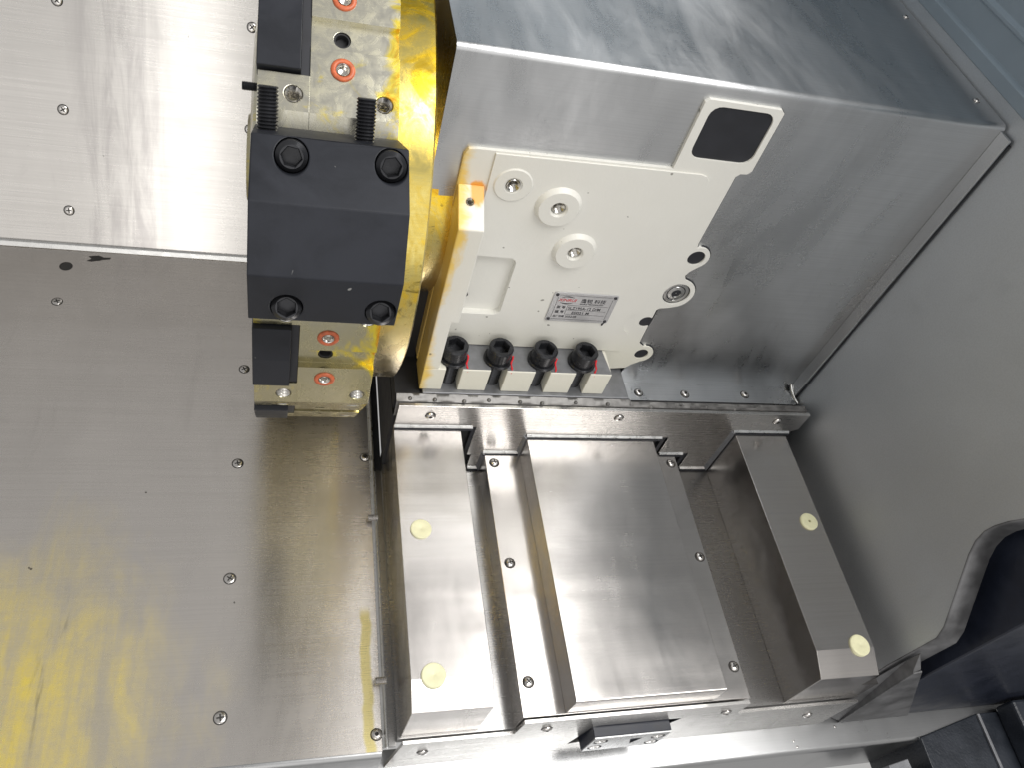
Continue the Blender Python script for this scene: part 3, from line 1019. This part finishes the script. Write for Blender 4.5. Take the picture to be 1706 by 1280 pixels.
# ---- nameplate
NX0, NX1, NZ0, NZ1, NY = 238.6, 302.4, -532.0, -493.6, 497.2
bm = bmesh.new()
prism(bm, rrect(NX0, NX1, NZ0, NZ1, 2.2, 4), NY, 498.3, 'Y')
npl = finish('nameplate', bm, 'plate_alu', th, bevel=0.2)
tag(npl, 'small silver maker plate with red and black print')
for x in (NX0 + 3, NX1 - 3):
    for z in (NZ0 + 3, NZ1 - 3):
        bm = bmesh.new()
        lathe(bm, [(0, 0), (1.7, 0), (1.5, 0.7), (0.8, 1.0), (0, 1.0)], (x, NY, z), (0, -1, 0), 14)
        finish('rivet', bm, 'ink', npl, smooth=40)
bm = bmesh.new()
tube(bm, [(NX1 - 3.2, NY - 0.2, NZ0 + 1.6), (NX1 - 3.6, 498.0, NZ0 - 1.2), (NX1 - 3.8, 498.0, NZ0 - 3.4)], [0.8, 1.0, 0.9], 7)
finish('paint_drip', bm, 'ink', npl, smooth=60)
def ink_rects(name, rects, mat='ink'):
    bm = bmesh.new()
    for x0, x1, z0, z1 in rects:
        box(bm, NX0 + x0, NX0 + x1, NY - 0.12, NY + 0.05, NZ1 - z1, NZ1 - z0)
    return finish(name, bm, mat, npl)
ink_rects('printed_border', [(5.5, 58, 3.0, 3.3), (5.5, 58, 35.2, 35.5), (4.6, 4.9, 6, 33), (59, 59.3, 6, 33)])
ink_rects('printed_line', [(17, 57, 16.0, 16.25), (17, 57, 22.4, 22.65), (17, 57, 28.2, 28.45), (17, 17.3, 16, 28.3)])
def chevron(z0, s):
    bm = bmesh.new()
    up = [(NX0 + 8 + 13 * i / 10, NZ1 - z0 + s * 2.2 * math.sin(pi * i / 10) ** 0.8) for i in range(11)]
    dnp = [(x, z - s * (0.2 + 1.0 * math.sin(pi * i / 10))) for i, (x, z) in enumerate(up)]
    prism(bm, up + dnp[::-1][1:-1], NY - 0.12, NY + 0.05, 'Y')
    return finish('logo_arc', bm, 'ink', npl)
chevron(6.6, 1)
chevron(12.6, -1)
def text(body, x, z, size, mat='ink', shear=0.0, name='lettering', width=1.0):
    cu = bpy.data.curves.new(name, 'FONT')
    cu.body = body
    cu.size = size / 1000.0
    cu.shear = shear
    cu.extrude = 0.00006
    cu.offset = 0.00004
    cu.materials.append(M[mat])
    o = bpy.data.objects.new(name, cu)
    COL.objects.link(o)
    o.parent = npl
    o.location = W(NX0 + x, NY - 0.08, NZ1 - z) - ORG[npl.name]
    o.rotation_euler = (pi / 2, 0, 0)
    o.scale = (width, 1, 1)
    bpy.context.view_layer.update()
    dg = bpy.context.evaluated_depsgraph_get()
    me = bpy.data.meshes.new_from_object(o.evaluated_get(dg), depsgraph=dg)
    q = bpy.data.objects.new(name, me)
    COL.objects.link(q)
    q.parent, q.location, q.rotation_euler, q.scale = npl, o.location.copy(), o.rotation_euler.copy(), o.scale.copy()
    bpy.data.objects.remove(o)
    return q
text('XINRUI', 5.8, 11.2, 5.0, 'red_ink', 0.3, 'logo_lettering', 1.05)
text('鑫锐 科技', 28.0, 11.4, 5.8, width=1.02)
text('XINRUI TECHNOLOGY', 28.0, 14.4, 2.1, width=1.1)
text('型 号', 6.5, 20.6, 4.0)
text('SLZ195A-12 D/M', 18.2, 21.6, 5.0, width=0.92)
text('编 号', 6.5, 26.8, 4.0)
text('E0021 M', 23.5, 27.6, 4.8, width=1.05)
text('2022.08', 18.5, 32.6, 3.6)
text('出厂日期', 6.3, 32.4, 2.8)

# ================================================================== TURRET
YC, ZC, AP = 594.0, -453.0, 217.0
def facet(th_, u, h, x):
    a = math.radians(th_)
    n_ = (math.cos(a), math.sin(a))
    t_ = (-math.sin(a), math.cos(a))
    return (x, YC + n_[0] * (AP + h) + t_[0] * u, ZC + n_[1] * (AP + h) + t_[1] * u)
def fnorm(th_):
    a = math.radians(th_)
    return (0, math.cos(a), math.sin(a))
def ftan(th_):
    a = math.radians(th_)
    return (0, -math.sin(a), math.cos(a))

tt = thing('tool_turret', (30, YC, ZC - 225), 'oil-stained twelve-sided tool turret disc with golden rear ring', 'tool turret')
hw = AP * math.tan(math.radians(15))
def drum_profile(cuts):
    out = []
    for kf in range(12):
        a = 30 * kf
        out.append(facet(a, -hw, 0, 0)[1:])
        for u, h in cuts:
            out.append(facet(a, u, h, 0)[1:])
    return out
bm = bmesh.new()
prism(bm, drum_profile([(-5, 0), (-5, -5.4), (15, -5.4), (15, 0)]), 10.5, 65, 'X')
drum = finish('drum', bm, 'drum', tt, bevel=0.15)
bm = bmesh.new()
prism(bm, drum_profile([(-31, 0), (-31, -11), (34.5, -11), (34.5, 0)]), -20, 10.5, 'X')
drum2 = finish('drum_front', bm, 'drum', tt, bevel=0.15)
VIS = (90, 120, 150, 180, 210)
c1, c2 = bmesh.new(), bmesh.new()
for a in VIS:
    n_ = fnorm(a)
    for u in (-38.5, 47.2):
        for x in (1.0, 55.6):
            lathe(c1 if x > 10 else c2, [(0, -18), (5.3, -18), (5.3, -0.9), (6.3, 0.6), (6.3, 3), (0, 3)], facet(a, u, 0, x), n_, 20)
    for u in (-19, 28):
        lathe(c1, [(0, -16), (4.3, -16), (4.3, 3), (0, 3)], facet(a, u, 0, 30), n_, 20)
    lathe(c1, [(0, -18), (5.4, -18), (5.4, 3), (0, 3)], facet(a, 5, -5.4, 29.5), n_, 20)
cut(drum, c1)
cut(drum2, c2)
for a in VIS:
    n_ = fnorm(a)
    for u in (-38.5, 47.2):
        for x in (1.0, 55.6):
            place('threaded_hole', HOLE_THREAD, facet(a, u, -14.4, x), tt, axis=n_)
    for u in (-19, 28):
        if a == 210:
            continue
        bm = bmesh.new()
        lathe(bm, [(4.1, -0.4), (7.4, -0.4), (7.6, 0.5), (6.9, 1.3), (5.4, 1.5), (4.5, 1.0)], facet(a, u, 0, 30), n_, 28, closed=True)
        g = finish('coolant_ring', bm, 'orange', tt, smooth=60)
        bm = bmesh.new()
        lathe(bm, [(4.15, 1.0), (3.2, 0.2), (2.9, -4), (0, -5)], facet(a, u, 0, 30), n_, 20)
        finish('nozzle', bm, 'thread', g, smooth=50)
    bm = bmesh.new()
    lathe(bm, [(0, -9), (5.2, -9), (5.2, -1.2), (4.2, -1.2), (4.0, -6), (0, -6)], facet(a, 5, -5.4, 29.5), n_, 20)
    finish('key_hole', bm, 'dark_cavity', tt, smooth=40)
# black wedges in the front pockets
for a in VIS:
    if a == 150:
        continue
    bm = bmesh.new()
    P = lambda u, h, x: facet(a, u, h, x)
    prof = [(-30, -10.5), (-30, 4.2), (1.8, 5.2), (33, 4.2), (33, -10.5)]
    A = [bm.verts.new(P(u, h, -20.8)) for u, h in prof]
    B = [bm.verts.new(P(u, h, 5.0)) for u, h in prof]
    bm.faces.new(A[::-1])
    bm.faces.new(B)
    for i in range(5):
        bm.faces.new((A[i], A[(i + 1) % 5], B[(i + 1) % 5], B[i]))
    wdg = finish('clamp_wedge', bm, 'black_block', tt, bevel=0.6)
    bm = bmesh.new()
    prof = [(-30.6, -10.8), (-30.6, -1.0), (34, -1.0), (34, -10.8)]
    A = [bm.verts.new(P(u, h, 5.2)) for u, h in prof]
    B = [bm.verts.new(P(u, h, 10.3)) for u, h in prof]
    bm.faces.new(A[::-1])
    bm.faces.new(B)
    for i in range(4):
        bm.faces.new((A[i], A[(i + 1) % 4], B[(i + 1) % 4], B[i]))
    finish('pocket_shade', bm, 'rubber', wdg)  # dark block filling the gap in place of the pocket's shadow
place('set_screw', STUB, facet(120, 43.0, -6.0, -20.0), tt, axis=(-1, 0, 0), scale=0.62)
# golden ring, hub neck and front boss
bm = bmesh.new()
lathe(bm, [(0, 0), (184, 0), (184, 29), (181.5, 30.5), (0, 30.5)], (65.2, YC, ZC), (1, 0, 0), 180)
finish('rear_ring', bm, 'gold', tt, smooth=30, bevel=0.0)
bm = bmesh.new()
lathe(bm, [(0, 0), (108, 0), (108, 18), (105, 18), (105, 31), (0, 31)], (95.6, YC, ZC), (1, 0, 0), 120)
finish('hub_neck', bm, 'gold', tt, smooth=30)
bm = bmesh.new()
lathe(bm, [(0, 0), (120, 0), (120, 6), (112, 8), (40, 8), (36, 14), (0, 14)], (-20, YC, ZC), (-1, 0, 0), 90)
finish('front_cap', bm, 'drum', tt, smooth=30)

# ---- black tool holder bolted on the face turned to the camera
U0 = 4.4
hp = facet(150, U0, 0, 23)
hd = thing('tool_holder', hp, 'black tool holder block with two upright studs on the turret', 'tool holder')
bm = bmesh.new()
prof = [(-52.5, 0.3), (-52.5, 51), (-20, 76), (20.5, 76), (53.3, 51), (53.3, 0.3)]
A = [bm.verts.new(facet(150, U0 + u, h, -20.6)) for u, h in prof]
B = [bm.verts.new(facet(150, U0 + u, h, 65.6)) for u, h in prof]
bm.faces.new(A[::-1])
bm.faces.new(B)
for i in range(6):
    bm.faces.new((A[i], A[(i + 1) % 6], B[(i + 1) % 6], B[i]))
hb = finish('body', bm, 'black_block', hd, bevel=0.7)
c = bmesh.new()
n_ = fnorm(150)
for u in (-38.5, 47.0):
    for x in (1.0, 55.4):
        lathe(c, [(0, -34), (9.3, -34), (9.3, 20), (0, 20)], facet(150, u, 62, x), n_, 32)
cut(hb, c)
c = bmesh.new()
lathe(c, [(0, 40), (13, 40), (13, -60), (0, -60)], facet(150, U0, 36, -20.6), (-1, 0, 0), 32)   # bore in the front
cut(hb, c)
for u in (-38.5, 47.0):
    for x in (1.0, 55.4):
        place('cap_screw', CAP12, facet(150, u, 48.5, x), hd, axis=n_, spin=random.uniform(0, 1))
t150 = ftan(150)
for x in (-12.8, 42.2):
    place('set_screw', STUD, facet(150, -28, 27, x), hd, axis=(0, -t150[1], -t150[2]), scale=0.98)

# ================================================================== LOWER RIGHT CORNER
db = thing('door_pocket', (800, 240, -803), 'black door pocket beyond the scalloped side wall', 'door pocket')
bm = bmesh.new()
box(bm, 607, 1000, 176, 330, -802.6, -180)
finish('casing', bm, 'black_paint', db, bevel=2)
dk = thing('dark_bracket', (740, 120, -900), 'dark painted bracket with pale edge strip in the bottom right corner', 'bracket')
bm = bmesh.new()
prism(bm, [(686, 40), (690, 149.5), (778, 167.5), (850, 167.5), (850, 40)], -900, -799.5, 'Z')
finish('body', bm, 'textured_black', dk, bevel=1.0)
bm = bmesh.new()
prism(bm, [(771, 40), (776.5, 166.8), (780, 166.8), (774.5, 40)], -799.4, -796.5, 'Z')
finish('edge_strip', bm, 'machined', dk, bevel=0.4)
bm = bmesh.new()
prism(bm, [(640, 40), (641, 127), (668, 131), (672, 40)], -900, -806, 'Z')
finish('pale_lug', bm, 'machined', dk, bevel=0.8)
bm = bmesh.new()
prism(bm, [(800, 40), (806, 172), (900, 172), (900, 40)], -799, -770, 'Z')
finish('crackle_pad', bm, 'textured_black', dk, bevel=3)
